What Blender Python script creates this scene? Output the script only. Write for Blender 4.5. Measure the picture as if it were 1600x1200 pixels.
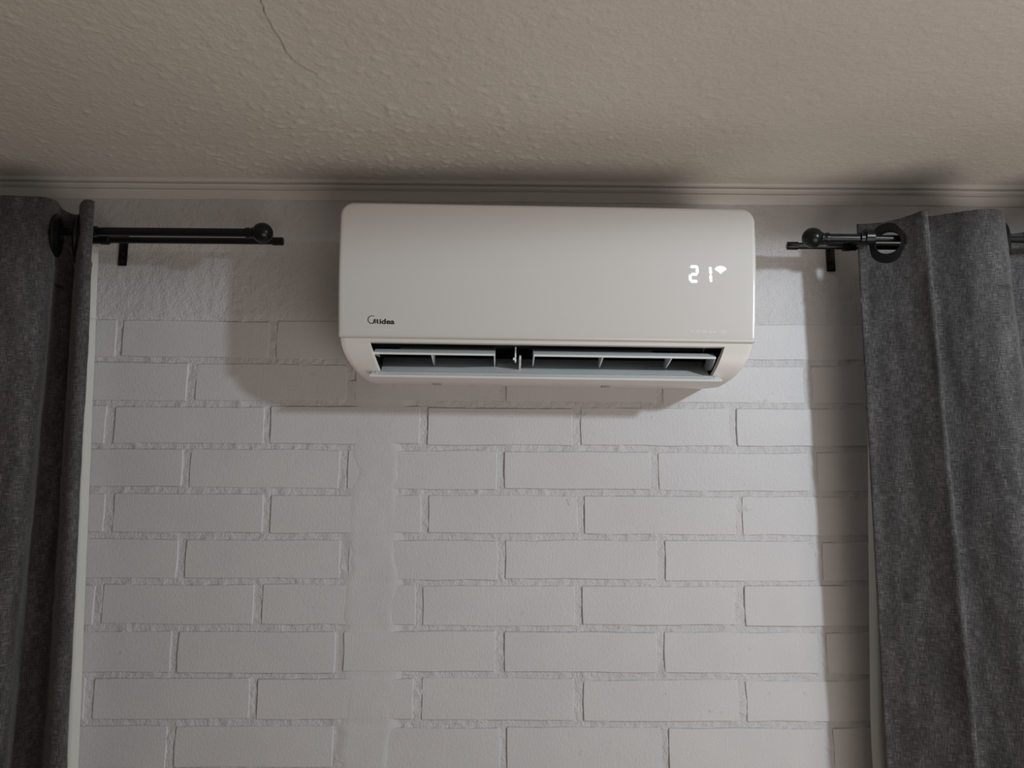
import bpy, bmesh, math, random
import numpy as np
from mathutils import Vector, Matrix

for o in list(bpy.data.objects):
    bpy.data.objects.remove(o, do_unlink=True)
S = bpy.context.scene
COL = S.collection
PI = math.pi

# ------------------------------------------------------------------ camera
CAM_D, CAM_Z = 1.4243, 1.60
cam_data = bpy.data.cameras.new('camera')
cam_data.sensor_fit = 'HORIZONTAL'
cam_data.sensor_width = 36.0
cam_data.lens = 1150.0 / 1600.0 * 36.0
cam_data.clip_start = 0.02
cam = bpy.data.objects.new('camera', cam_data)
COL.objects.link(cam)
PITCH, ROLL, YAW = 0.1336451, -0.00516056, 0.01105637
cam.matrix_world = (Matrix.Translation((0, -CAM_D, CAM_Z)) @ Matrix.Rotation(-YAW, 4, 'Z')
                    @ Matrix.Rotation(PI / 2 + PITCH, 4, 'X') @ Matrix.Rotation(-ROLL, 4, 'Z'))
S.camera = cam

# ------------------------------------------------------------------ world, lamps, exposure
W = bpy.data.worlds.new('room_ambient')
S.world = W
W.use_nodes = True
W.node_tree.nodes['Background'].inputs[0].default_value = (1.0, 0.92, 0.87, 1)
W.node_tree.nodes['Background'].inputs[1].default_value = 0.095

# the room's ceiling downlight, to the right of and level with the photographer
lamp_data = bpy.data.lights.new('ceiling_downlight', 'SPOT')
lamp_data.energy = 51
lamp_data.color = (0.83, 0.935, 1.0)
lamp_data.spot_size = math.radians(179.0)
lamp_data.spot_blend = 0.08
lamp_data.shadow_soft_size = 0.045
lamp = bpy.data.objects.new('ceiling_downlight', lamp_data)
lamp.location = (1.27, -1.30, 2.125)
COL.objects.link(lamp)

# added area fill behind the photographer, in place of warm bounce onto the ceiling
fill_data = bpy.data.lights.new('bounce_fill', 'AREA')
fill_data.shape = 'RECTANGLE'
fill_data.size, fill_data.size_y = 1.8, 1.2
fill_data.energy = 24
fill_data.color = (1.0, 0.90, 0.80)
fill = bpy.data.objects.new('bounce_fill', fill_data)
fill.location = (1.15, -1.9, 0.5)
fill.rotation_euler = (Vector((0.75, -1.45, 2.2)) - fill.location).to_track_quat('-Z', 'Y').to_euler()
COL.objects.link(fill)

S.view_settings.view_transform = 'Standard'
S.view_settings.look = 'None'
S.view_settings.gamma = 1.0
S.view_settings.exposure = 0.0
S.view_settings.use_curve_mapping = False


# ------------------------------------------------------------------ helpers
def tag(o, label=None, cat=None, group=None, kind=None):
    if label: o['label'] = label
    if cat: o['category'] = cat
    if group: o['group'] = group
    if kind: o['kind'] = kind
    return o


def empty(name, loc=(0, 0, 0), rot=(0, 0, 0)):
    o = bpy.data.objects.new(name, None)
    o.empty_display_size = 0.05
    o.location = loc
    o.rotation_euler = rot
    COL.objects.link(o)
    return o


def mesh_obj(name, verts, faces, mat, parent=None, smooth=True, auto=None):
    me = bpy.data.meshes.new(name)
    me.from_pydata([tuple(v) for v in verts], [], faces)
    me.validate()
    me.update()
    if smooth:
        me.polygons.foreach_set('use_smooth', [True] * len(me.polygons))
        if auto:
            me.set_sharp_from_angle(angle=math.radians(auto))
    if mat: me.materials.append(mat)
    o = bpy.data.objects.new(name, me)
    COL.objects.link(o)
    if parent: o.parent = parent
    return o


def bm_obj(name, bm, mat, parent=None, smooth=True, auto=40):
    bmesh.ops.recalc_face_normals(bm, faces=bm.faces)
    me = bpy.data.meshes.new(name)
    bm.to_mesh(me)
    bm.free()
    if smooth:
        me.polygons.foreach_set('use_smooth', [True] * len(me.polygons))
        if auto: me.set_sharp_from_angle(angle=math.radians(auto))
    if mat: me.materials.append(mat)
    o = bpy.data.objects.new(name, me)
    COL.objects.link(o)
    if parent: o.parent = parent
    return o


def box_bm(bm, x0, x1, y0, y1, z0, z1, bev=0.0, seg=2):
    r = bmesh.ops.create_cube(bm, size=1.0)
    vs = r['verts']
    bmesh.ops.scale(bm, vec=(x1 - x0, y1 - y0, z1 - z0), verts=vs)
    bmesh.ops.translate(bm, vec=((x0 + x1) / 2, (y0 + y1) / 2, (z0 + z1) / 2), verts=vs)
    if bev > 0:
        es = list({e for v in vs for e in v.link_edges})
        bmesh.ops.bevel(bm, geom=es, offset=bev, segments=seg, profile=0.5, affect='EDGES')


def lathe_x(bm, prof, cx, cy, cz, seg=32, closed_ends=True):
    """surface of revolution about a line parallel to x; prof = [(dx, r)]"""
    rings = []
    for dx, r in prof:
        rings.append([bm.verts.new((cx + dx, cy + r * math.cos(2 * PI * k / seg), cz + r * math.sin(2 * PI * k / seg)))
                      for k in range(seg)])
    for a, b in zip(rings[:-1], rings[1:]):
        for k in range(seg):
            bm.faces.new((a[k], a[(k + 1) % seg], b[(k + 1) % seg], b[k]))
    if closed_ends:
        bm.faces.new(rings[0])
        bm.faces.new(list(reversed(rings[-1])))


def extrude_poly(bm, pts, x0, x1):
    """pts in (y, z), extruded along x"""
    a = [bm.verts.new((x0, y, z)) for y, z in pts]
    b = [bm.verts.new((x1, y, z)) for y, z in pts]
    n = len(pts)
    bm.faces.new(a)
    bm.faces.new(list(reversed(b)))
    for i in range(n):
        bm.faces.new((a[i], b[i], b[(i + 1) % n], a[(i + 1) % n]))


def vnoise(x, y, seed=0):
    """vectorised smooth value noise in [-1, 1]"""
    xi = np.floor(x).astype(np.int64); yi = np.floor(y).astype(np.int64)
    xf = x - xi; yf = y - yi
    u = xf * xf * (3 - 2 * xf); v = yf * yf * (3 - 2 * yf)

    def h(a, b):
        n = (a * 374761393 + b * 668265263 + seed * 1442695041) & 0xFFFFFFFF
        n = ((n ^ (n >> 13)) * 1274126177) & 0xFFFFFFFF
        n = (n ^ (n >> 16)) & 0xFFFF
        return n / 32767.5 - 1.0
    return ((h(xi, yi) * (1 - u) + h(xi + 1, yi) * u) * (1 - v) + (h(xi, yi + 1) * (1 - u) + h(xi + 1, yi + 1) * u) * v)


def fbm(x, y, s, octs=3, seed=0):
    r = 0; a = 1.0; t = 0
    for k in range(octs):
        r = r + a * vnoise(x / s, y / s, seed + k * 17)
        t += a; a *= 0.55; s *= 0.5
    return r / t


def sstep(a, b, x):
    t = np.clip((x - a) / (b - a), 0, 1)
    return t * t * (3 - 2 * t)


def catmull(pts, n_per=12):
    P = [np.array(p, float) for p in pts]
    P = [2 * P[0] - P[1]] + P + [2 * P[-1] - P[-2]]
    out = []
    for i in range(1, len(P) - 2):
        for k in range(n_per):
            t = k / n_per
            out.append(0.5 * ((2 * P[i]) + (-P[i - 1] + P[i + 1]) * t + (2 * P[i - 1] - 5 * P[i] + 4 * P[i + 1] - P[i + 2]) * t * t
                              + (-P[i - 1] + 3 * P[i] - 3 * P[i + 1] + P[i + 2]) * t ** 3))
    out.append(P[-2])
    return np.array(out)


# ------------------------------------------------------------------ materials
def mat(name, col, rough=0.5, spec=0.5, metal=0.0, coat=0.0):
    m = bpy.data.materials.new(name)
    m.use_nodes = True
    b = m.node_tree.nodes['Principled BSDF']
    b.inputs['Base Color'].default_value = (*col, 1)
    b.inputs['Roughness'].default_value = rough
    b.inputs['Specular IOR Level'].default_value = spec
    b.inputs['Metallic'].default_value = metal
    b.inputs['Coat Weight'].default_value = coat
    return m


def nd(m, t, **kw):
    n = m.node_tree.nodes.new(t)
    for k, v in kw.items(): setattr(n, k, v)
    return n


def noise_node(m, scale, detail=4, rough=0.55, stretch=(1, 1, 1)):
    nt = m.node_tree
    g = nd(m, 'ShaderNodeNewGeometry')
    mp = nd(m, 'ShaderNodeMapping')
    mp.inputs['Scale'].default_value = stretch
    nt.links.new(g.outputs['Position'], mp.inputs['Vector'])
    n = nd(m, 'ShaderNodeTexNoise')
    n.inputs['Scale'].default_value = scale
    n.inputs['Detail'].default_value = detail
    n.inputs['Roughness'].default_value = rough
    nt.links.new(mp.outputs[0], n.inputs['Vector'])
    return n


def add_bump(m, src, dist, strength=1.0, prev=None):
    b = nd(m, 'ShaderNodeBump')
    b.inputs['Strength'].default_value = strength
    b.inputs['Distance'].default_value = dist
    m.node_tree.links.new(src, b.inputs['Height'])
    if prev: m.node_tree.links.new(prev.outputs[0], b.inputs['Normal'])
    m.node_tree.links.new(b.outputs[0], m.node_tree.nodes['Principled BSDF'].inputs['Normal'])
    return b


def add_colvar(m, src, c0, c1, lo=0.35, hi=0.65):
    r = nd(m, 'ShaderNodeValToRGB')
    r.color_ramp.elements[0].position = lo
    r.color_ramp.elements[1].position = hi
    r.color_ramp.elements[0].color = (*c0, 1)
    r.color_ramp.elements[1].color = (*c1, 1)
    m.node_tree.links.new(src, r.inputs[0])
    m.node_tree.links.new(r.outputs[0], m.node_tree.nodes['Principled BSDF'].inputs['Base Color'])
    return r


PAINT_A, PAINT_B = (0.575, 0.567, 0.590), (0.605, 0.598, 0.616)
m_mortar = mat('painted_mortar', PAINT_B, 0.6, 0.35)
n = noise_node(m_mortar, 6, 2)
add_colvar(m_mortar, n.outputs[0], PAINT_A, PAINT_B)
b1 = add_bump(m_mortar, noise_node(m_mortar, 260, 4, 0.6).outputs[0], 0.0022, 1.0)
add_bump(m_mortar, noise_node(m_mortar, 70, 3, 0.6).outputs[0], 0.003, 0.8, b1)

m_brick = mat('painted_brick', PAINT_B, 0.5, 0.4)
n = noise_node(m_brick, 6, 2)
add_colvar(m_brick, n.outputs[0], PAINT_A, PAINT_B)
b1 = add_bump(m_brick, noise_node(m_brick, 240, 3, 0.55, (1.4, 1, 0.8)).outputs[0], 0.0007, 1.0)
add_bump(m_brick, noise_node(m_brick, 22, 2, 0.5, (1, 1, 1.6)).outputs[0], 0.0008, 0.6, b1)

m_ceiling = mat('painted_plaster_ceiling', (0.62, 0.60, 0.57), 0.8, 0.2)
n = noise_node(m_ceiling, 2.2, 3)
add_colvar(m_ceiling, n.outputs[0], (0.62, 0.59, 0.55), (0.68, 0.655, 0.615), 0.3, 0.7)
b1 = add_bump(m_ceiling, noise_node(m_ceiling, 150, 3, 0.5).outputs[0], 0.0017, 1.0)
add_bump(m_ceiling, noise_node(m_ceiling, 45, 4, 0.6).outputs[0], 0.006, 0.12, b1)

m_crown = mat('painted_moulding', (0.64, 0.625, 0.60), 0.5, 0.4)
add_bump(m_crown, noise_node(m_crown, 40, 3, 0.5, (0.3, 1, 1)).outputs[0], 0.002, 0.5)

m_panel = mat('gloss_white_plastic', (0.63, 0.615, 0.605), 0.22, 0.5, coat=0.25)
m_casing = mat('satin_white_plastic', (0.68, 0.655, 0.635), 0.35, 0.45)
m_louver = mat('cool_white_plastic', (0.76, 0.80, 0.82), 0.38, 0.4)
m_latch_shade = mat('latch_gap_shade', (0.38, 0.36, 0.34), 0.5)  # grey darkened to paint in the shadowed gap at the latches
m_dark = mat('black_cavity', (0.006, 0.006, 0.007), 0.6, 0.2)
m_black_print = mat('black_print', (0.01, 0.01, 0.012), 0.4)
m_white_print = mat('white_print', (0.95, 0.95, 0.95), 0.35)
m_led = mat('white_led', (1, 1, 1), 0.4)
m_led.node_tree.nodes['Principled BSDF'].inputs['Emission Color'].default_value = (0.95, 0.95, 1.0, 1)
m_led.node_tree.nodes['Principled BSDF'].inputs['Emission Strength'].default_value = 1.6
m_rod = mat('black_metal_rod', (0.006, 0.007, 0.008), 0.30, 0.3)
add_bump(m_rod, noise_node(m_rod, 300, 2).outputs[0], 0.0003, 0.4)
m_ring = mat('black_plastic_ring', (0.007, 0.007, 0.008), 0.42, 0.22)
m_screw = mat('dark_screw', (0.03, 0.03, 0.032), 0.3, 0.5, 0.8)
m_floor = mat('wood_floor', (0.38, 0.25, 0.16), 0.5)
n = noise_node(m_floor, 8, 4, 0.6, (1, 8, 1))
add_colvar(m_floor, n.outputs[0], (0.33, 0.21, 0.13), (0.42, 0.29, 0.19))


def fabric(name, c0, c1, c2):
    m = mat(name, c0, 0.9, 0.15)
    nt = m.node_tree
    uv = nd(m, 'ShaderNodeUVMap'); uv.uv_map = 'UVMap'

    def nz(scale, st, det=3):
        mp = nd(m, 'ShaderNodeMapping'); mp.inputs['Scale'].default_value = st
        nt.links.new(uv.outputs[0], mp.inputs['Vector'])
        q = nd(m, 'ShaderNodeTexNoise'); q.inputs['Scale'].default_value = scale
        q.inputs['Detail'].default_value = det; q.inputs['Roughness'].default_value = 0.6
        nt.links.new(mp.outputs[0], q.inputs['Vector'])
        return q
    warp = nz(60, (16, 1.2, 1)); weft = nz(60, (1.2, 14, 1))
    slub = nz(9, (5, 1, 1), 2)
    mx = nd(m, 'ShaderNodeMath', operation='ADD')
    nt.links.new(warp.outputs[0], mx.inputs[0]); nt.links.new(weft.outputs[0], mx.inputs[1])
    m2 = nd(m, 'ShaderNodeMath', operation='MULTIPLY_ADD')
    nt.links.new(slub.outputs[0], m2.inputs[0]); m2.inputs[1].default_value = 0.5
    nt.links.new(mx.outputs[0], m2.inputs[2])
    m3 = nd(m, 'ShaderNodeMath', operation='MULTIPLY'); m3.inputs[1].default_value = 0.4
    nt.links.new(m2.outputs[0], m3.inputs[0])
    r = add_colvar(m, m3.outputs[0], c0, c2, 0.36, 0.64)
    e = r.color_ramp.elements.new(0.5); e.color = (*c1, 1)
    add_bump(m, mx.outputs[0], 0.0008, 0.6)
    m.node_tree.nodes['Principled BSDF'].inputs['Sheen Weight'].default_value = 0.15
    return m


m_curtain = fabric('grey_linen_weave', (0.020, 0.019, 0.020), (0.060, 0.058, 0.060), (0.180, 0.174, 0.180))
m_hem = fabric('grey_linen_hem', (0.06, 0.06, 0.062), (0.12, 0.118, 0.12), (0.24, 0.235, 0.24))

m_sheer = mat('white_sheer_cloth', (0.78, 0.79, 0.76), 0.8, 0.2)
nt = m_sheer.node_tree
tr = nd(m_sheer, 'ShaderNodeBsdfTranslucent'); tr.inputs[0].default_value = (0.8, 0.82, 0.78, 1)
mixs = nd(m_sheer, 'ShaderNodeMixShader'); mixs.inputs[0].default_value = 0.35
nt.links.new(nt.nodes['Principled BSDF'].outputs[0], mixs.inputs[1])
nt.links.new(tr.outputs[0], mixs.inputs[2])
nt.links.new(mixs.outputs[0], nt.nodes['Material Output'].inputs[0])

# ------------------------------------------------------------------ large structure
PITCH_H, PITCH_X, JOINT_V, JOINT_H = 0.0841, 0.30, 0.0155, 0.0125
ROW0_Z = 1.7085
PLASTER_Z = 1.917
CEIL_Z = 2.198

# measured head-joint positions of the courses in view; the others follow the bond
JOINTS = {
    -2: [-0.752, -0.453, -0.155, 0.147, 0.448],
    -1: [-0.606, -0.298, -0.003, 0.303, 0.596],
    0: [-0.758, -0.456, -0.154, 0.142, 0.444],
    1: [-0.605, -0.306, -0.004, 0.290, 0.597],
    2: [-0.746, -0.449, -0.148, 0.148, 0.451],
    3: [-0.603, -0.299, -0.002, 0.299, 0.600],
    4: [-0.753, -0.456, -0.157, 0.143, 0.447],
    5: [-0.606, -0.303, -0.004, 0.295, 0.598],
    6: [-0.756, -0.456, -0.156, 0.142, 0.444],
    7: [-0.602, -0.299, 0.003, 0.300, 0.601],
}
ROWS = list(range(-2, 12))


def row_joints(k):
    rnd = random.Random(100 + k)
    j = JOINTS.get(k)
    if j is None:
        base = -0.755 if k % 2 == 0 else -0.605
        j = [base + i * PITCH_X + rnd.uniform(-.004, .004) for i in range(5)]
    j = list(j)
    while j[0] > -1.3: j.insert(0, j[0] - PITCH_X + rnd.uniform(-.004, .004))
    while j[-1] < 1.4: j.append(j[-1] + PITCH_X + rnd.uniform(-.004, .004))
    return j


# wall: fine relief of mortar and of the plaster band above the bricks
XA, XB, ZA, ZB, ST = -1.15, 1.25, 0.98, CEIL_Z + 0.01, 0.0036
xs = np.arange(XA, XB + ST, ST); zs = np.arange(ZA, ZB + ST, ST)
X, Z = np.meshgrid(xs, zs)
edge_z = PLASTER_Z + 0.006 * fbm(X, Z, 0.06, 3, 3)
up = sstep(-0.004, 0.004, Z - edge_z)
rough = fbm(X, Z, 0.011, 3, 11)
lump = np.clip(fbm(X, Z, 0.016, 3, 23), 0, 1)
hm = 0.0004 + 0.0010 * rough + 0.0036 * lump
orange = fbm(X * 0.8, Z * 0.55, 0.009, 2, 31)
hu = 0.0032 + 0.0006 * orange + 0.0012 * fbm(X, Z, 0.07, 2, 37)
# plaster is smoother towards the ceiling
H = hm * (1 - up) + hu * up
# raised ragged beads along the right side of a few head joints
nz_, nx_ = X.shape
verts = np.stack([X.ravel(), -H.ravel(), Z.ravel()], 1)
faces = []
idx = np.arange(nz_ * nx_).reshape(nz_, nx_)
q = np.stack([idx[:-1, :-1].ravel(), idx[:-1, 1:].ravel(), idx[1:, 1:].ravel(), idx[1:, :-1].ravel()], 1)
me = bpy.data.meshes.new('wall_back')
# surrounding coarse wall joined on as four big quads
x0, x1, z0, z1 = xs[0], xs[-1], zs[0], zs[-1]
BX0, BX1 = -2.6, 2.6
extra = np.array([(BX0, -.001, 0), (BX1, -.001, 0), (BX1, -.001, z0), (BX0, -.001, z0),
                  (BX0, -.001, z0), (x0, -.001, z0), (x0, -.001, z1), (BX0, -.001, z1),
                  (x1, -.001, z0), (BX1, -.001, z0), (BX1, -.001, z1), (x1, -.001, z1),
                  (BX0, .12, 0), (BX1, .12, 0), (BX1, .12, z1), (BX0, .12, z1)])
nb = len(verts)
allv = np.concatenate([verts, extra])
allf = q.tolist() + [[nb + i for i in g] for g in ((0, 1, 2, 3), (4, 5, 6, 7), (8, 9, 10, 11), (15, 14, 13, 12))]
me.from_pydata(allv.tolist(), [], allf)
me.polygons.foreach_set('use_smooth', [True] * len(me.polygons))
me.materials.append(m_mortar)
wall = bpy.data.objects.new('wall_back', me)
COL.objects.link(wall)
tag(wall, kind='structure')


# bricks, each its own slightly irregular, soft-edged slab
def brick_mesh(w, h, rnd):
    """outline with worn corners, front at -y; ~48 triangles"""
    pts = []
    r = 0.0018
    nxs = [-1, -.6, -.2, .2, .6, 1]
    for t in nxs[:-1]: pts.append((t * w / 2 if t > -1 else -w / 2 + r, -h / 2 + rnd.uniform(-.0012, .0012)))
    pts.append((w / 2 - r, -h / 2)); pts.append((w / 2 + rnd.uniform(-.0012, .0012), -h / 2 + r))
    pts.append((w / 2 + rnd.uniform(-.0015, .0015), 0)); pts.append((w / 2, h / 2 - r))
    for t in reversed(nxs[1:]): pts.append((t * w / 2 if t < 1 else w / 2 - r, h / 2 + rnd.uniform(-.0012, .0012)))
    pts.append((-w / 2 + r, h / 2)); pts.append((-w / 2 + rnd.uniform(-.001, .001), h / 2 - r))
    pts.append((-w / 2 + rnd.uniform(-.0015, .0015), 0)); pts.append((-w / 2, -h / 2 + r))
    n = len(pts)
    d = 0.0031 + rnd.uniform(-0.0006, 0.0008)
    tx, tz = rnd.uniform(-.0005, .0005), rnd.uniform(-.0004, .0004)
    V = []
    for inset, y in ((0, 0.004), (0, -d + 0.0009), (0.0010, -d)):
        for (a, b) in pts:
            fx = 1 - inset / (w / 2); fz = 1 - inset / (h / 2)
            V.append((a * fx, y + (tx * a / w * 2 + tz * b / h * 2 if y < 0 else 0), b * fz))
    F = []
    for L in range(2):
        for i in range(n):
            j = (i + 1) % n
            F.append((L * n + i, L * n + j, (L + 1) * n + j, (L + 1) * n + i))
    F.append(tuple(2 * n + i for i in range(n)))
    return V, F


for k in ROWS:
    js = row_joints(k)
    zc = ROW0_Z - k * PITCH_H
    for i in range(len(js) - 1):
        rnd = random.Random(k * 97 + i)
        a, b = js[i] + JOINT_V / 2, js[i + 1] - JOINT_V / 2
        a += rnd.uniform(-.0015, .0015); b += rnd.uniform(-.0015, .0015)
        hh = PITCH_H - JOINT_H + rnd.uniform(-.002, .002)
        V, F = brick_mesh(b - a, hh, rnd)
        o = mesh_obj('brick', V, F, m_brick, wall, False)
        o.location = ((a + b) / 2, 0, zc + rnd.uniform(-.0015, .0015))
        o.rotation_euler = (0, rnd.uniform(-.004, .004), 0)

# filled conduit chase: a vertical smooth plaster band that hides the joints
pz = np.arange(0.98, 1.80, 0.005)
PX = 24
V = []
for j, z in enumerate(pz):
    el = -0.305 + 0.020 * float(fbm(np.array([z]), np.array([0.3]), 0.06, 3, 5)[0])
    er = -0.178 + 0.026 * float(fbm(np.array([z]), np.array([7.3]), 0.07, 3, 8)[0])
    dj = abs(((z - ROW0_Z) / PITCH_H + 0.5) % 1.0)
    dj = min(dj, 1 - dj) * PITCH_H                      # distance to the bed joint
    gr = 0.0010 * math.exp(-(dj / 0.005) ** 2)
    for i in range(PX + 1):
        t = i / PX
        x = el + (er - el) * t
        k = min(t, 1 - t) * 2
        k = min(1, k / 0.45); k = k * k * (3 - 2 * k)
        dd = 0.0037 * k - gr * k + 0.0005 * float(fbm(np.array([x]), np.array([z]), 0.03, 2, 9)[0]) * k
        V.append((x, -dd, z))
F = [(j * (PX + 1) + i, j * (PX + 1) + i + 1, (j + 1) * (PX + 1) + i + 1, (j + 1) * (PX + 1) + i)
     for j in range(len(pz) - 1) for i in range(PX)]
tag(mesh_obj('plaster_patch', V, F, m_brick, wall), 'smooth vertical strip of plaster filling the brick joints')

# ceiling
V = []; F = []
cst = 0.004
cx = np.arange(-1.05, 1.15, cst); cy = np.arange(-1.0, 0.0 + cst, cst)
CX, CY = np.meshgrid(cx, cy)
dens = 0.35 + 0.65 * np.exp(-((CX + 0.25) / 0.35) ** 2 - ((CY + 0.15) / 0.35) ** 2)
pop = np.clip(fbm(CX, CY, 0.0095, 2, 51) - 0.25, 0, 1)
CH = 0.0003 * fbm(CX, CY, 0.012, 2, 41) + 0.0014 * fbm(CX, CY, 0.25, 2, 43) - 0.0075 * pop * dens
cv = np.stack([CX.ravel(), CY.ravel(), CEIL_Z + CH.ravel()], 1)
cid = np.arange(CX.size).reshape(CX.shape)
cq = np.stack([cid[:-1, :-1].ravel(), cid[1:, :-1].ravel(), cid[1:, 1:].ravel(), cid[:-1, 1:].ravel()], 1)
cn = len(cv)
cx0, cx1, cy0, cy1 = cx[0], cx[-1], cy[0], cy[-1]
ce = [(BX0, cy0, CEIL_Z), (cx0, cy0, CEIL_Z), (cx0, cy1, CEIL_Z), (BX0, cy1, CEIL_Z),
      (cx1, cy0, CEIL_Z), (BX1, cy0, CEIL_Z), (BX1, cy1, CEIL_Z), (cx1, cy1, CEIL_Z),
      (BX0, -3.0, CEIL_Z), (BX1, -3.0, CEIL_Z), (BX1, cy0, CEIL_Z), (BX0, cy0, CEIL_Z),
      (BX0, -3.0, CEIL_Z + .1), (BX1, -3.0, CEIL_Z + .1), (BX1, .1, CEIL_Z + .1), (BX0, .1, CEIL_Z + .1)]
me = bpy.data.meshes.new('ceiling')
me.from_pydata(cv.tolist() + ce, [], cq.tolist() + [[cn + i for i in g] for g in ((3, 2, 1, 0), (7, 6, 5, 4), (11, 10, 9, 8), (12, 13, 14, 15))])
me.polygons.foreach_set('use_smooth', [True] * len(me.polygons))
me.materials.append(m_ceiling)
ceiling = bpy.data.objects.new('ceiling', me); COL.objects.link(ceiling)
tag(ceiling, kind='structure')

# hairline plaster crack in the ceiling
m_crack = mat('crack_edge', (0.47, 0.44, 0.41), 0.9, 0.1)
cp = [(-0.306, -0.575), (-0.310, -0.535), (-0.307, -0.490), (-0.306, -0.450), (-0.294, -0.421), (-0.278, -0.403)]
V = []; F = []
cc = catmull(cp, 5)
for i, (x, y) in enumerate(cc):
    j = random.Random(i).uniform(-.0012, .0012)
    wdt = 0.00028
    V += [(x + j - wdt, y, CEIL_Z - 0.0022), (x + j + wdt, y, CEIL_Z - 0.0022), (x + j + wdt, y, CEIL_Z + .002), (x + j - wdt, y, CEIL_Z + .002)]
    if i:
        a = (i - 1) * 4; b = i * 4
        for t in range(4): F.append((a + t, a + (t + 1) % 4, b + (t + 1) % 4, b + t))
tag(mesh_obj('plaster_crack', V, F, m_crack, ceiling, False), 'thin crack line in the ceiling plaster')

# stepped cornice strip
cprof = [(0.002, 2.1600), (-0.0050, 2.1602), (-0.0075, 2.1640), (-0.0105, 2.1720), (-0.0120, 2.1775),
         (-0.0085, 2.1788), (-0.0090, 2.1800), (-0.0150, 2.1835), (-0.0170, 2.1880), (-0.0130, 2.1893), (-0.0140, 2.1905),
         (-0.0215, 2.1915), (-0.0240, 2.1950), (-0.0245, 2.2030), (0.002, 2.2030)]
V = []; F = []
segx = list(np.arange(-1.2, 1.3, 0.02))
segx = [BX0] + segx + [BX1]
for i, x in enumerate(segx):
    for (y, z) in cprof:
        wv = 0.0006 * math.sin(x * 9) + 0.0005 * math.sin(x * 23 + 1) if z < 2.17 else 0
        V.append((x, y - (0.0004 * math.sin(x * 31) if y < 0 else 0), z + wv))
    if i:
        npf = len(cprof)
        for t in range(npf - 1):
            F.append(((i - 1) * npf + t, i * npf + t, i * npf + t + 1, (i - 1) * npf + t + 1))
trim = mesh_obj('trim_1', V, F, m_crown, None, True, 28)
tag(trim, kind='structure')

# floor
V = [(BX0, -3.0, 0), (BX1, -3.0, 0), (BX1, 0.1, 0), (BX0, 0.1, 0), (BX0, -3.0, -.1), (BX1, -3.0, -.1), (BX1, 0.1, -.1), (BX0, 0.1, -.1)]
tag(mesh_obj('floor', V, [(0, 1, 2, 3), (7, 6, 5, 4)], m_floor, None, False), kind='structure')

# ------------------------------------------------------------------ air conditioner
ACX, ACZ = 0.0745, 1.93
ac = empty('air_conditioner', (ACX, 0, ACZ), (0, 0.0075, 0))
tag(ac, 'white wall mounted split air conditioner with open louver and lit 21 display', 'air conditioner')


def loc(y, z): return (y, z - ACZ)


# casing profile (y, z, half width) running from the top rear over the front to the bottom rear
cas = [(0.0, 2.070, .348), (-.05, 2.073, .350), (-.14, 2.074, .350), (-.166, 2.072, .350), (-.178, 2.060, .354), (-.1815, 2.04, .3585),
       (-.184, 1.99, .3595), (-.184, 1.92, .3590), (-.1825, 1.87, .3580), (-.1805, 1.8435, .3585), (-.1795, 1.8395, .3583),
       (-.1785, 1.8370, .3580), (-.1770, 1.8290, .3565), (-.1740, 1.8190, .3535), (-.1690, 1.8090, .3490), (-.1620, 1.7990, .3435),
       (-.1520, 1.7900, .3370), (-.1420, 1.7840, .3310), (-.1250, 1.7790, .3250), (-.1000, 1.7765, .3220), (-.0600, 1.7800, .3200), (0.0, 1.7860, .3190)]
OPEN_V0, OPEN_V1 = 11, 16          # rows between which the outlet is open
op_half = {11: .3070, 12: .3045, 13: .3015, 14: .2985, 15: .2950, 16: .2920}
NC = 40
cy_c, cz_c = -0.08, 1.925
V = []; F = []
ufr = np.linspace(-1, 1, NC + 1)
edge_off = [0.0, 0.0012, 0.0035, 0.007]
edge_in = [0.009, 0.0045, 0.0014, 0.0003]
colmax = NC + 1 + 0
rowsV = []
for vi, (y, z, w) in enumerate(cas):
    row = []
    oh = op_half.get(vi, .3070 if vi < 11 else .2920)
    # column x positions: 4 edge columns, margin, opening, margin, 4 edge columns
    left = [-w + e for e in edge_off] + list(np.linspace(-w + 0.012, -oh, 6))
    mid = list(np.linspace(-oh, oh, 31))[1:-1]
    xsn = left + mid + [-q_ for q_ in reversed(left)]
    for ci, x in enumerate(xsn):
        e = min(ci, len(xsn) - 1 - ci)
        ins = edge_in[e] if e < 4 else 0
        dy, dz = cy_c - y, cz_c - z
        L = math.hypot(dy, dz)
        yy = y + dy / L * ins if y < -0.001 else y
        zz = z + dz / L * ins
        row.append(len(V)); V.append((x, yy, zz - ACZ))
    rowsV.append(row)
ncol = len(rowsV[0])
OC0, OC1 = 9, ncol - 10
for vi in range(len(cas) - 1):
    for ci in range(ncol - 1):
        if OPEN_V0 <= vi < OPEN_V1 and OC0 <= ci < OC1: continue
        F.append((rowsV[vi][ci], rowsV[vi][ci + 1], rowsV[vi + 1][ci + 1], rowsV[vi + 1][ci]))
# side caps
for ci in (0, ncol - 1):
    F.append(tuple(r[ci] for r in rowsV))
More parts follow.
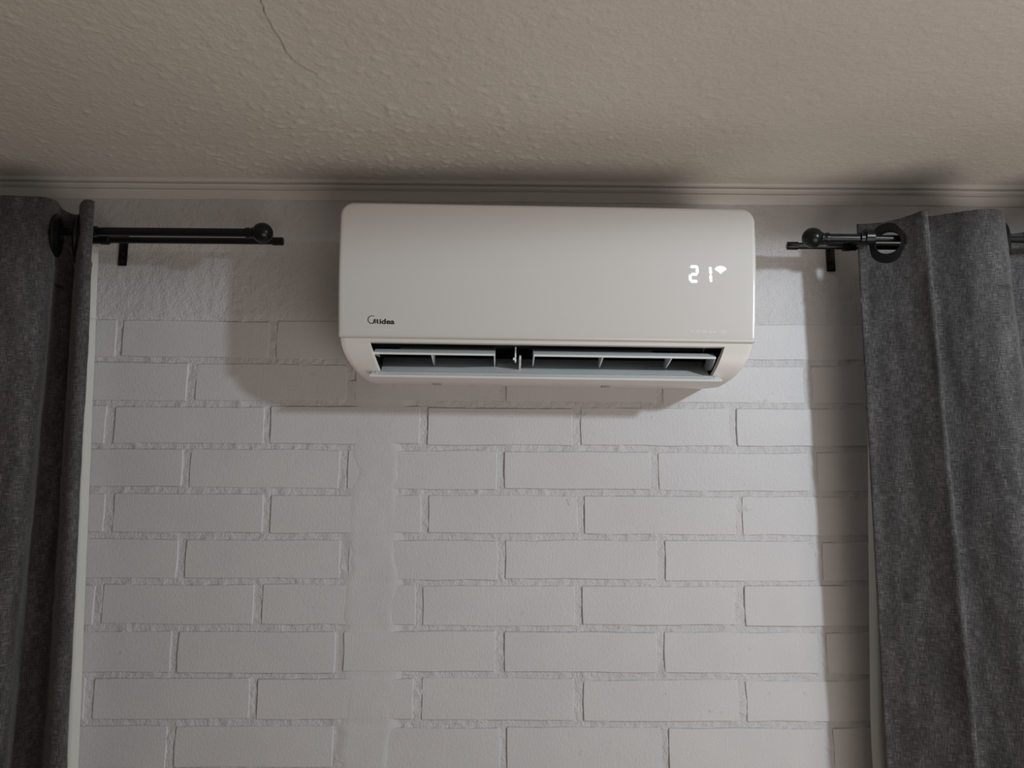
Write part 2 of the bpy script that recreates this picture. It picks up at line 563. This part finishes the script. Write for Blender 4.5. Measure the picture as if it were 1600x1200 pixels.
# short return lip round the outlet
loop = [rowsV[OPEN_V0][c] for c in range(OC0, OC1 + 1)] + [rowsV[v][OC1] for v in range(OPEN_V0 + 1, OPEN_V1 + 1)] \
    + [rowsV[OPEN_V1][c] for c in range(OC1 - 1, OC0 - 1, -1)] + [rowsV[v][OC0] for v in range(OPEN_V1 - 1, OPEN_V0, -1)]
inner = []
for vi_ in loop:
    x, y, z = V[vi_]
    inner.append(len(V)); V.append((x * 0.992, y + 0.008, z + (-0.001 if z + ACZ > 1.82 else 0.002)))
for i in range(len(loop)):
    j = (i + 1) % len(loop)
    F.append((loop[i], loop[j], inner[j], inner[i]))
casing = mesh_obj('casing', V, F, m_casing, ac, True, 32)
# dark air duct behind the outlet
Vd = [V[i] for i in inner]
n0 = len(Vd)
Vd2 = [(x, -0.045, z * 1.0 + 0.010 if z + ACZ > 1.82 else z + 0.012) for (x, y, z) in Vd]
Fd = [(i, (i + 1) % n0, n0 + (i + 1) % n0, n0 + i) for i in range(n0)]
Fd.append(tuple(n0 + i for i in range(n0)))
mesh_obj('air_duct', Vd + Vd2, Fd, m_dark, ac, False)

# front panel
ZB_, ZT_ = 1.8430, 2.0830


def panel_w(z):
    t = (z - ZB_) / (ZT_ - ZB_)
    return 0.3588 + 0.0042 * math.sin(min(1, t * 1.25) * PI / 2)


def panel_y(z):
    t = (z - ZB_) / (ZT_ - ZB_)
    return -0.1868 - 0.0034 * math.sin(max(0, min(1, t)) * PI * 0.9) - 0.0006 * t


def rbox_dist(x, z, rt=0.024, rb=0.004):
    """inside distance to the rounded outline"""
    w = panel_w(z)
    ax = abs(x)
    dt, dr, db = ZT_ - z, w - ax, z - ZB_
    if dt < rt and dr < rt: return rt - math.hypot(rt - dt, rt - dr)
    if db < rb and dr < rb: return rb - math.hypot(rb - db, rb - dr)
    return min(dt, dr, db)


RT = 0.024
zl = [ZB_, ZB_ + .0006, ZB_ + .0015, ZB_ + .003, ZB_ + .005] + list(np.linspace(ZB_ + .01, ZT_ - .026, 14))
zl += [ZT_ - RT * (1 - math.sin(a)) for a in np.linspace(0, PI / 2, 14)]
zl = sorted(set(round(z, 6) for z in zl))
V = []; F = []; rows = []
edge_cols = [0, .0006, .0015, .003, .0048]
for z in zl:
    w = panel_w(z)
    if ZT_ - z < RT: w = w - RT + math.sqrt(max(0, RT * RT - (RT - (ZT_ - z)) ** 2))
    if z - ZB_ < .004: w = w - .004 + math.sqrt(max(0, .004 ** 2 - (.004 - (z - ZB_)) ** 2))
    xr = [-w + e for e in edge_cols] + list(np.linspace(-w + .008, w - .008, 31)) + [w - e for e in reversed(edge_cols)]
    r_ = []
    for x in xr:
        d = max(0.0, rbox_dist(x, z))
        R = .0055
        y = panel_y(z) + (R - math.sqrt(max(0, R * R - (R - d) ** 2)) if d < R else 0)
        r_.append(len(V)); V.append((x, y, z - ACZ))
    rows.append(r_)
nc = len(rows[0])
for a in range(len(rows) - 1):
    for c in range(nc - 1):
        F.append((rows[a][c], rows[a][c + 1], rows[a + 1][c + 1], rows[a + 1][c]))
lp = rows[0] + [r[-1] for r in rows[1:]] + list(reversed(rows[-1]))[1:] + [r[0] for r in reversed(rows[1:-1])]
bk = []
for i in lp:
    x, y, z = V[i]; bk.append(len(V)); V.append((x * 0.998, -0.168 if z + ACZ > 1.85 else -0.1815, z))
for i in range(len(lp)):
    j = (i + 1) % len(lp); F.append((lp[j], lp[i], bk[i], bk[j]))
front = mesh_obj('front_panel', V, F, m_panel, ac, True, 45)


# flat graphics sitting on the panel
def on_panel(name, polys, matl, parent, lift=0.0004, thick=0.0005):
    """polys: lists of (x_world, z_world) outlines; thin raised shapes"""
    bm = bmesh.new()
    for P in polys:
        f_ = [bm.verts.new((x - ACX, panel_y(z) - lift, z - ACZ)) for x, z in P]
        b_ = [bm.verts.new((x - ACX, panel_y(z) - lift + thick, z - ACZ)) for x, z in P]
        bm.faces.new(f_)
        for i in range(len(P)):
            j = (i + 1) % len(P)
            bm.faces.new((f_[j], f_[i], b_[i], b_[j]))
    return bm_obj(name, bm, matl, parent, False)


def capsule(x0, z0, x1, z1, r, n=7):
    a = math.atan2(z1 - z0, x1 - x0)
    P = []
    for k in range(n): t = a + PI / 2 + PI * k / (n - 1); P.append((x0 + r * math.cos(t), z0 + r * math.sin(t)))
    for k in range(n): t = a - PI / 2 + PI * k / (n - 1); P.append((x1 + r * math.cos(t), z1 + r * math.sin(t)))
    return P


def text_on_panel(name, body, x0, zb, width, height, matl, parent, shear=0.0, bold=0.0):
    cu = bpy.data.curves.new(name, 'FONT')
    cu.body = body; cu.size = 1.0; cu.shear = shear; cu.offset = bold; cu.resolution_u = 4
    tmp = bpy.data.objects.new('tmp_text', cu); COL.objects.link(tmp)
    bpy.context.view_layer.update()
    me = bpy.data.meshes.new_from_object(tmp)
    bpy.data.objects.remove(tmp, do_unlink=True); bpy.data.curves.remove(cu)
    xsv = [v.co.x for v in me.vertices]; ysv = [v.co.y for v in me.vertices]
    ax, bx_ = min(xsv), max(xsv); ay, by = 0.0, max(ysv)
    for v in me.vertices:
        x = x0 + (v.co.x - ax) / (bx_ - ax) * width
        z = zb + (v.co.y - ay) / (by - ay) * height
        v.co = (x - ACX, panel_y(z) - 0.0004, z - ACZ)
    me.materials.clear(); me.materials.append(matl); me.name = name
    o = bpy.data.objects.new(name, me); COL.objects.link(o); o.parent = parent
    return o


# temperature digits and signal symbol: lit
DX, DT = 0.3205, 1.9750
r_ = 0.0021
w_, h_ = 0.0125, 0.0135
x0_, x1_ = DX + .001, DX + w_
zt_, zm_, zb_ = DT, DT - h_, DT - 2 * h_ + .001
seg2 = [capsule(x0_ + .002, zt_, x1_ - .001, zt_, r_), capsule(x1_, zt_ - .002, x1_, zm_ + .003, r_), capsule(x0_ + .003, zm_, x1_ - .002, zm_, r_),
        capsule(x0_ - .001, zm_ - .003, x0_ - .0005, zb_ + .003, r_), capsule(x0_ + .002, zb_, x1_ - .002, zb_, r_)]
on_panel('display_digit', seg2, m_led, front, lift=0.0005)
on_panel('display_digit', [capsule(.3560, zt_ - .002, .3564, zm_ + .0028, .0020), capsule(.3564, zm_ - .0028, .3567, zb_ + .0015, .0020)], m_led, front, lift=0.0005)
wf = []
cxw, czw, rw = .3738, 1.9640, .0128
fan = [(cxw + rw * 0.74 * math.sin(a) , czw + 0.0005 + rw * 0.92 * math.cos(a) - (0.0005)) for a in np.linspace(-0.90, 0.90, 13)]
P = [(cxw - .0012, czw), (cxw - .0022, czw + .0022), (cxw - .0095, czw + .0068), (cxw - .0100, czw + .0082)] + \
    [(cxw + .0090 * math.sin(a), czw + .0078 + .0048 * math.cos(a)) for a in np.linspace(-1.35, 1.35, 11)] + \
    [(cxw + .0100, czw + .0082), (cxw + .0095, czw + .0068), (cxw + .0022, czw + .0022), (cxw + .0012, czw)]
on_panel('signal_symbol', [P], m_led, front, lift=0.0005)

# maker's mark: crescent ring and lettering
Cx, Cz, Rr = -0.2262, 1.8735, 0.0072
t0, t1 = math.radians(48), math.radians(318)
outer = []; innr = []
for k in range(33):
    s = k / 32; a = t0 + (t1 - t0) * s
    th = 0.0003 + 0.0008 * math.sin(s * PI) ** 0.6 + 0.0005 * s
    outer.append((Cx + Rr * math.cos(a), Cz + Rr * math.sin(a)))
    innr.append((Cx + (Rr - th) * math.cos(a) , Cz + (Rr - th) * math.sin(a)))
polys = [[outer[k], outer[k + 1], innr[k + 1], innr[k]] for k in range(32)]
on_panel('brand_mark', polys, m_black_print, front, lift=0.0004)
M = lambda P: [(-0.2250 + x * 0.001, 1.8665 + z * 0.001) for x, z in P]
Mp = [M([(-.8, 0.2), (0.6, 1.0), (2.9, 8.4), (4.9, 8.4), (4.6, 6.0), (3.9, 4.6), (2.0, 0.6), (0.4, -.2)]),
      M([(4.0, 7.2), (4.9, 8.4), (5.7, 2.6), (5.0, 0.2)]),
      M([(4.8, 0.2), (6.2, 2.2), (8.1, 8.4), (7.2, 4.0), (5.8, 0.2)]),
      M([(6.7, 5.5), (8.0, 8.4), (8.9, 8.4), (10.4, 0.1), (8.4, 0.1), (7.6, 5.0)])]
on_panel('brand_mark', Mp, m_black_print, front, lift=0.0004)
text_on_panel('brand_lettering', 'idea', -0.2128, 1.8665, 0.0255, 0.0086, m_black_print, front, 0, 0.028)
text_on_panel('model_lettering', 'INVERTER QUATTRO', 0.3175, 1.8592, 0.064, 0.0046, m_white_print, front, 0.35, -0.004)

# opened louver: lower flap with an upper blade carried by ribs
louver = bm = bmesh.new()
LY = lambda y, z: (y, z - ACZ)
flap_prof = [(-.1560, 1.7845), (-.1580, 1.7862), (-.1570, 1.7880), (-.1200, 1.8055), (-.0900, 1.8205), (-.0620, 1.8350), (-.0610, 1.8325), (-.1180, 1.8020), (-.1500, 1.7850)]
extrude_poly(bm, [LY(*p) for p in flap_prof], -0.2965, 0.2965)
for v in bm.verts:   # ends taper in towards the back like the outlet
    y = v.co.y
    k = min(1, (y + .158) / .075)
    v.co.x += (-1 if v.co.x > 0 else 1) * (-0.009 + 0.008 * k)
bm_l = bm_obj('louver', bm, m_louver, ac, True, 30)
bm_l.location = (0, -.006, -.006)
# small raised returns at both flap ends
for s in (-1, 1):
    bm = bmesh.new()
    extrude_poly(bm, [LY(-.1575, 1.7865), LY(-.1400, 1.7985), LY(-.1150, 1.8110), LY(-.1100, 1.8090), LY(-.1550, 1.7850)], s * .2965, s * .2950)
    bm_obj('end_rib', bm, m_louver, bm_l, True, 30)


def blade(x0, x1, long0, long1):
    bm = bmesh.new()
    prof = [(-.1640, 1.8185), (-.1655, 1.8198), (-.1652, 1.8216), (-.1625, 1.8232), (-.1450, 1.8320), (-.1445, 1.8300), (-.1600, 1.8205)]
    extrude_poly(bm, [LY(*p) for p in prof], x0, x1)
    prof2 = [(-.1455, 1.8322), (-.1280, 1.8400), (-.1272, 1.8380), (-.1450, 1.8300)]
    extrude_poly(bm, [LY(*p) for p in prof2], long0, long1)
    bmesh.ops.translate(bm, vec=(0, .004, .0050), verts=bm.verts)
    return bm_obj('louver_blade', bm, m_louver, bm_l, True, 30)


def toX(x): return x - ACX


blade(toX(-.2250), toX(-.0150), toX(-.182), toX(-.0150))
blade(toX(.0520), toX(.3690), toX(.0520), toX(.262))
for x, fy in ((-.2245, -.125), (-.1250, -.104), (-.0160, -.104), (.0530, -.104), (.1730, -.104), (.2930, -.104), (.3680, -.128)):
    bm = bmesh.new()
    fz = 1.7880 + (fy + .157) * 0.476
    extrude_poly(bm, [LY(-.1600, 1.8250), LY(fy, fz), LY(-.0900, 1.8200), LY(-.1180, 1.8400), LY(-.1410, 1.8360)], toX(x) - .0011, toX(x) + .0011)
    bm_obj('louver_rib', bm, m_louver, bm_l, False)
# pivot arm between the two blades
bm = bmesh.new()
extrude_poly(bm, [LY(-.118, 1.8060), LY(-.128, 1.8120), LY(-.142, 1.8260), LY(-.138, 1.8290), LY(-.100, 1.8170)], toX(.0275), toX(.0310))
box_bm(bm, toX(.0195), toX(.0225), -.135, -.120, 1.818 - ACZ, 1.845 - ACZ, .0006)
box_bm(bm, toX(.0165), toX(.0200), -.136, -.130, 1.821 - ACZ, 1.825 - ACZ, .0004)
bm_obj('pivot_arm', bm, m_louver, bm_l, True, 30)
# latches under the casing, gap shadow painted in as grey
for x in (-.121, .187):
    bm = bmesh.new()
    box_bm(bm, toX(x) - .008, toX(x) + .008, -.103, -.085, 1.7752 - ACZ, 1.7800 - ACZ, .0012)
    bm_obj('latch', bm, m_latch_shade, ac)

# ------------------------------------------------------------------ curtain rods
FY, FZ, FR = -.140, 2.0445, .0078     # front rod
BY, BZ, BR = -.075, 2.0508, .0062     # rear rod


def tube(bm, x0, x1, y, z, r, seg=24):
    lathe_x(bm, [(0, r * .85), (.0006, r), (x1 - x0 - .0006, r), (x1 - x0, r * .85)], x0, y, z, seg)


def finial(parent, x, s):
    """ball of radius .0185 with a stepped neck; s = +1 when the ball is the right-hand end"""
    bm = bmesh.new()
    prof = [(-.030, .0088), (-.0295, .0096), (-.0235, .0096), (-.0230, .0086), (-.0195, .0082), (-.0185, .0100), (-.0170, .0104)]
    n = 16
    for k in range(n + 1):
        a = PI - math.acos(.0104 / .0185) * 0 - k / n * PI
        if k == 0: continue
        xx, rr = .0185 * math.cos(a), .0185 * math.sin(a)
        if xx < -.0155: continue
        prof.append((xx, max(rr, .0004)))
    prof = [(s * a, b) for a, b in prof]
    lathe_x(bm, prof, x, FY, FZ, 32)
    return bm_obj('finial', bm, m_rod, parent, True, 40)


def build_rods(side, fx_end, bx_end, far, step_x, label_f, label_b):
    fr = empty('curtain_rod', (0, 0, 0))
    tag(fr, label_f, 'curtain rod', 'black curtain rods beside the air conditioner')
    bm = bmesh.new()
    a, b = sorted((fx_end - (-side) * .0 + side * .020, step_x))
    tube(bm, a, b, FY, FZ, FR)
    bm_obj('rod_sleeve', bm, m_rod, fr)
    bm = bmesh.new()
    a, b = sorted((step_x, far))
    tube(bm, a, b, FY, FZ, FR * .80)
    bm_obj('rod_tube', bm, m_rod, fr)
    finial(fr, fx_end, -side)
    br = empty('curtain_rod', (0, 0, 0))
    tag(br, label_b, 'curtain rod', 'black curtain rods beside the air conditioner')
    bm = bmesh.new()
    a, b = sorted((bx_end, far))
    tube(bm, a, b, BY, BZ, BR)
    bm_obj('rod_tube', bm, m_rod, br)
    bm = bmesh.new()
    prof = [(0, .0060), (.0010, .0078), (.0200, .0078), (.0210, .0066)]
    lathe_x(bm, [(side * p, q) for p, q in prof], bx_end - side * .001, BY, BZ, 24)
    bm_obj('end_cap', bm, m_rod, br)
    return fr, br


frR, brR = build_rods(1, .5590, .5390, 1.35, .6700,
                      'thicker front black curtain rod with ball finial, right of the air conditioner, through the grommets',
                      'thin rear black curtain rod with flat end cap, right of the air conditioner')
frL, brL = build_rods(-1, -.4370, -.4200, -1.30, -.8900,
                      'front black curtain rod with ball finial, left of the air conditioner',
                      'thin rear black curtain rod with flat end cap, left of the air conditioner')


def bracket(x, label, collar):
    t = empty('rod_bracket', (x, 0, 2.02))
    tag(t, label, 'bracket', 'black double curtain rod brackets')
    zc = lambda z: z - 2.02
    bm = bmesh.new()
    box_bm(bm, -.0085, .0085, -.0085, -.0045, zc(2.021), zc(2.085), .0012)
    for z in (2.030, 2.045):     # countersunk rims
        r = bmesh.ops.create_cone(bm, cap_ends=True, segments=16, radius1=.0048, radius2=.0042, depth=.001,
                                  matrix=Matrix.Translation((0, -.0088, zc(z))) @ Matrix.Rotation(PI / 2, 4, 'X'))
    bm_obj('wall_plate', bm, m_rod, t)
    bm = bmesh.new()
    extrude_poly(bm, [(a_, zc(b_)) for a_, b_ in ((-.0070, 2.0800), (-.0070, 2.0730), (-.0750, 2.0540), (-.1400, 2.0430), (-.1400, 2.0490), (-.0750, 2.0600))], -.0050, .0050)
    bm_obj('arm', bm, m_rod, t)
    for (yy, zz, rr) in ((FY, FZ, FR), (BY, BZ, BR)):
        bm = bmesh.new()
        prof = [(-.0065, rr + .0004), (-.0065, rr + .0032), (.0065, rr + .0032), (.0065, rr + .0004)]
        lathe_x(bm, prof, 0, yy, zc(zz), 24, False)
        bm_obj('cradle', bm, m_rod, t)
    for z in (2.030, 2.045):
        bm = bmesh.new()
        bmesh.ops.create_uvsphere(bm, u_segments=12, v_segments=6, radius=.0032,
                                  matrix=Matrix.Translation((0, -.0088, zc(z))) @ Matrix.Diagonal((1, .45, 1, 1)))
        bm_obj('screw', bm, m_screw, t)
    return t


bracket(.6515, 'black bracket screwed to the wall, right of the air conditioner', True)
bracket(-.7550, 'black bracket screwed to the wall, left of the air conditioner', True)


def collar(parent, x0, x1, y, z, r0, r1, name='collar'):
    bm = bmesh.new()
    lathe_x(bm, [(0, r0), (.001, r1), (x1 - x0 - .001, r1), (x1 - x0, r0)], x0, y, z, 24)
    return bm_obj(name, bm, m_rod, parent)


collar(frR, .6520, .6690, FY, FZ + .002, .0120, .0145, 'clamp')
collar(brR, .6480, .6700, BY, BZ, .0070, .0085)
collar(brL, -.7900, -.7450, BY, BZ, .0070, .0080)
collar(frL, -.7450, -.7330, FY, FZ, .0085, .0100, 'clamp')


# ------------------------------------------------------------------ curtains
def resample(pts, step):
    d = np.concatenate([[0], np.cumsum(np.hypot(*(np.diff(pts, axis=0).T)))])
    n = max(2, int(round(d[-1] / step)))
    s = np.linspace(0, d[-1], n + 1)
    return np.stack([np.interp(s, d, pts[:, 0]), np.interp(s, d, pts[:, 1])], 1), s


def curtain(parent, top_pts, bot_pts, zt, zb, zref, seed, grommets, matl, name='cloth', thick=0.0022, header=True, wrinkle=.003, topwave=0.003, step=.004):
    """pleated cloth: plan curve at the top blended to the plan curve at height zref (and on below it)"""
    A = catmull(top_pts, 14); B = catmull(bot_pts, 14)
    A, s = resample(A, step)
    tt = np.linspace(0, 1, len(A))
    # sample B at matching parameter
    Bc = catmull(bot_pts, 14)
    dB = np.concatenate([[0], np.cumsum(np.hypot(*(np.diff(Bc, axis=0).T)))])
    Ac = catmull(top_pts, 14)
    dA = np.concatenate([[0], np.cumsum(np.hypot(*(np.diff(Ac, axis=0).T)))])
    par = np.linspace(0, 1, len(Ac))
    p_of_s = np.interp(s, dA, par)
    Bx = np.interp(p_of_s, par, Bc[:, 0]); By = np.interp(p_of_s, par, Bc[:, 1])
    zl = list(np.arange(zt, zt - .14, -.004)) + list(np.arange(zt - .14, zt - 1.1, -.012)) + list(np.arange(zt - 1.1, zb, -.06)) + [zb]
    zl = np.array(zl)
    n = len(A)
    SS, ZZ = np.meshgrid(s, zl)
    k = np.clip((zt - ZZ) / (zt - zref), 0, 1.25)
    PXx = A[None, :, 0] * (1 - k) + Bx[None, :] * k
    PYy = A[None, :, 1] * (1 - k) + By[None, :] * k
    # normals in plan
    dx = np.gradient(PXx, axis=1); dy = np.gradient(PYy, axis=1)
    L = np.hypot(dx, dy) + 1e-9
    nx, ny = dy / L, -dx / L
    off = wrinkle * fbm(SS * 1.0, ZZ * .22, .05, 3, seed) + wrinkle * .35 * fbm(SS, ZZ, .03, 2, seed + 5)
    fade = sstep(0, .10, zt - ZZ)
    off = off * (0.25 + .75 * fade)
    if header:
        off = off + 0.0014 * (1 - sstep(.110, .114, zt - ZZ)) - 0.0020 * np.exp(-((zt - ZZ - .114) / .003) ** 2)
    VX = PXx + nx * off; VY = PYy + ny * off
    VZ = ZZ + (topwave * np.sin(SS * 31 + seed))[:, :] * (1 - sstep(0, .05, zt - ZZ))
    verts = np.stack([VX.ravel(), VY.ravel(), VZ.ravel()], 1)
    idx = np.arange(verts.shape[0]).reshape(VX.shape)
    F = []
    UVs = []
    for j in range(len(zl) - 1):
        for i in range(n - 1):
            sm, zm = (s[i] + s[i + 1]) / 2, (VZ[j, i] + VZ[j + 1, i]) / 2
            if any((sm - g[0]) ** 2 + (zm - g[1]) ** 2 < .0295 ** 2 for g in grommets): continue
            F.append((int(idx[j, i]), int(idx[j + 1, i]), int(idx[j + 1, i + 1]), int(idx[j, i + 1])))
            UVs.append(((s[i], zl[j]), (s[i], zl[j + 1]), (s[i + 1], zl[j + 1]), (s[i + 1], zl[j])))
    o = mesh_obj(name, verts, F, matl, parent)
    uvl = o.data.uv_layers.new(name='UVMap')
    flat = [c for f in UVs for p in f for c in p]
    if len(flat) == 2 * len(uvl.data): uvl.data.foreach_set('uv', flat)
    if thick:
        md = o.modifiers.new('thickness', 'SOLIDIFY'); md.thickness = thick; md.offset = 0
    return A, s


def grommet(parent, x, y, z, tx, ty, ro=.0385, ri=.0215):
    """flat ring whose plane holds the cloth tangent (tx, ty) and the vertical"""
    L = math.hypot(tx, ty); tx /= L; ty /= L
    nx, ny = ty, -tx
    bm = bmesh.new()
    prof = [(ri, -.0060), (ri - .0008, 0), (ri, .0060), (ri + .003, .0052), ((ri + ro) / 2, .0046), (ro - .003, .0036), (ro, .0016), (ro, -.0016),
            (ro - .003, -.0036), ((ri + ro) / 2, -.0046), (ri + .003, -.0052)]
    seg = 48
    rings = []
    for k in range(seg):
        a = 2 * PI * k / seg
        rings.append([bm.verts.new((r * math.cos(a) * tx + h * nx, r * math.cos(a) * ty + h * ny, r * math.sin(a))) for r, h in prof])
    for k in range(seg):
        a, b = rings[k], rings[(k + 1) % seg]
        for t in range(len(prof)):
            bm.faces.new((a[t], b[t], b[(t + 1) % len(prof)], a[(t + 1) % len(prof)]))
    o = bm_obj('grommet', bm, m_ring, parent, True, 50)
    o.location = (x, y, z)
    return o


def find_cross(pts, s, yv, zg, want_x):
    """arc length, position and tangent where the plan curve crosses y = yv nearest want_x"""
    best = None
    for i in range(len(pts) - 1):
        if (pts[i][1] - yv) * (pts[i + 1][1] - yv) <= 0:
            t = (yv - pts[i][1]) / (pts[i + 1][1] - pts[i][1] + 1e-12)
            p = pts[i] + t * (pts[i + 1] - pts[i])
            if best is None or abs(p[0] - want_x) < abs(best[1][0] - want_x):
                best = (s[i] + t * (s[i + 1] - s[i]), p, pts[min(i + 4, len(pts) - 1)] - pts[max(i - 4, 0)])
    return best


def make_curtain(label, top, bot, zt, zb, zref, seed, gx, step=.004):
    t = empty('curtain', (top[0][0], -.14, zb))
    tag(t, label, 'curtain', 'grey linen grommet curtains')
    A, s = resample(catmull(top, 14), step)
    gs = [find_cross(A, s, FY, FZ, x) for x in gx]
    ZG = FZ - .0085
    curtain(t, top, bot, zt, zb, zref, seed, [(g[0], ZG) for g in gs], m_curtain, step=step)
    for g in gs:
        grommet(t, g[1][0], g[1][1], ZG, g[2][0], g[2][1])
    inv = Matrix.Translation(-Vector(t.location))
    for c in t.children:
        c.location = Vector(c.location) - Vector(t.location)
    return t


R_top = [(.653, -.116), (.672, -.124), (.697, -.140), (.719, -.161), (.732, -.180), (.7385, -.190), (.7430, -.182), (.749, -.160), (.757, -.150), (.770, -.154),
         (.789, -.173), (.811, -.195), (.836, -.206), (.862, -.199), (.882, -.180), (.898, -.158), (.909, -.140), (.914, -.118), (.926, -.092), (.950, -.080), (.980, -.085),
         (1.010, -.110), (1.030, -.140), (1.050, -.170), (1.090, -.192), (1.130, -.185), (1.155, -.165), (1.168, -.140), (1.178, -.110), (1.20, -.09), (1.23, -.085)]
R_bot = [(.655, -.104), (.672, -.110), (.698, -.128), (.728, -.152), (.749, -.176), (.7585, -.190), (.7640, -.181), (.770, -.158), (.781, -.146), (.797, -.149),
         (.820, -.168), (.846, -.192), (.878, -.208), (.910, -.200), (.930, -.172), (.945, -.150), (.955, -.130), (.965, -.108), (.980, -.092), (1.000, -.086), (1.025, -.092),
         (1.050, -.115), (1.070, -.140), (1.090, -.168), (1.120, -.188), (1.155, -.182), (1.178, -.165), (1.190, -.140), (1.200, -.115), (1.22, -.098), (1.25, -.092)]
cur_r = make_curtain('grey linen grommet curtain hanging at the right of the air conditioner', R_top, R_bot, 2.079, .06, 1.15, 3, [.697, .909, 1.030, 1.168])

L_top = [(-.7300, -.1600), (-.7325, -.1700), (-.7390, -.1735), (-.7480, -.1680), (-.7590, -.1560), (-.7690, -.1400), (-.7760, -.1200), (-.7830, -.1040), (-.7950, -.0960), (-.8080, -.1000),
         (-.8110, -.1200), (-.8045, -.1400), (-.7995, -.1570), (-.8020, -.1730), (-.8170, -.1870), (-.8650, -.1950), (-.8900, -.1830), (-.9080, -.1630), (-.9200, -.1400),
         (-.9330, -.1150), (-.9600, -.0920), (-1.000, -.0880), (-1.030, -.1080), (-1.050, -.1400), (-1.07, -.170), (-1.10, -.188), (-1.14, -.18)]
L_bot = [(-.7000, -.1600), (-.7020, -.1690), (-.7080, -.1730), (-.7200, -.1690), (-.7350, -.1550), (-.7480, -.1370), (-.7600, -.1180), (-.7700, -.1060), (-.7850, -.1000), (-.7980, -.1040),
         (-.8130, -.1200), (-.8080, -.1400), (-.8010, -.1560), (-.8000, -.1720), (-.8180, -.1880), (-.8600, -.1950), (-.8900, -.1830), (-.9080, -.1630), (-.9200, -.1400),
         (-.9330, -.1150), (-.9600, -.0920), (-1.000, -.0880), (-1.030, -.1080), (-1.050, -.1400), (-1.07, -.170), (-1.10, -.188), (-1.14, -.18)]
cur_l = make_curtain('grey linen grommet curtain hanging at the left of the air conditioner', L_top, L_bot, 2.092, .06, 1.15, 9, [-.769, -.8035, -.920, -1.050])


def make_sheer(label, top, bot, zt, zb, zref, seed):
    t = empty('sheer_curtain', (0, 0, 0))
    tag(t, label, 'curtain', 'white sheer curtains behind the grey ones')
    curtain(t, top, bot, zt, zb, zref, seed, [], m_sheer, name='sheer_cloth', thick=0, header=False, wrinkle=.0015, topwave=0, step=.005)
    return t


rn = random.Random(4)


def wavy(x0, x1, n, amp, yc=-.052):
    return [(x0 + (x1 - x0) * i / n, yc + amp * (1 if i % 2 else -1) * (0.7 + .3 * rn.random())) for i in range(n + 1)]


make_sheer('white sheer curtain edge showing behind the left grey curtain',
           [(-.7780, -.052), (-.7860, -.066), (-.7940, -.060)] + wavy(-.81, -1.14, 13, .012),
           [(-.7430, -.048), (-.7550, -.062), (-.7650, -.056)] + wavy(-.79, -1.14, 13, .012), 2.0435, .06, 1.15, 21)
make_sheer('white sheer curtain edge showing behind the lower right grey curtain',
           [(.7000, -.052), (.7080, -.064), (.7180, -.056)] + wavy(.71, 1.25, 18, .012),
           [(.6670, -.048), (.6780, -.062), (.6900, -.056)] + wavy(.71, 1.25, 18, .012), 2.0435, .06, 1.35, 25)
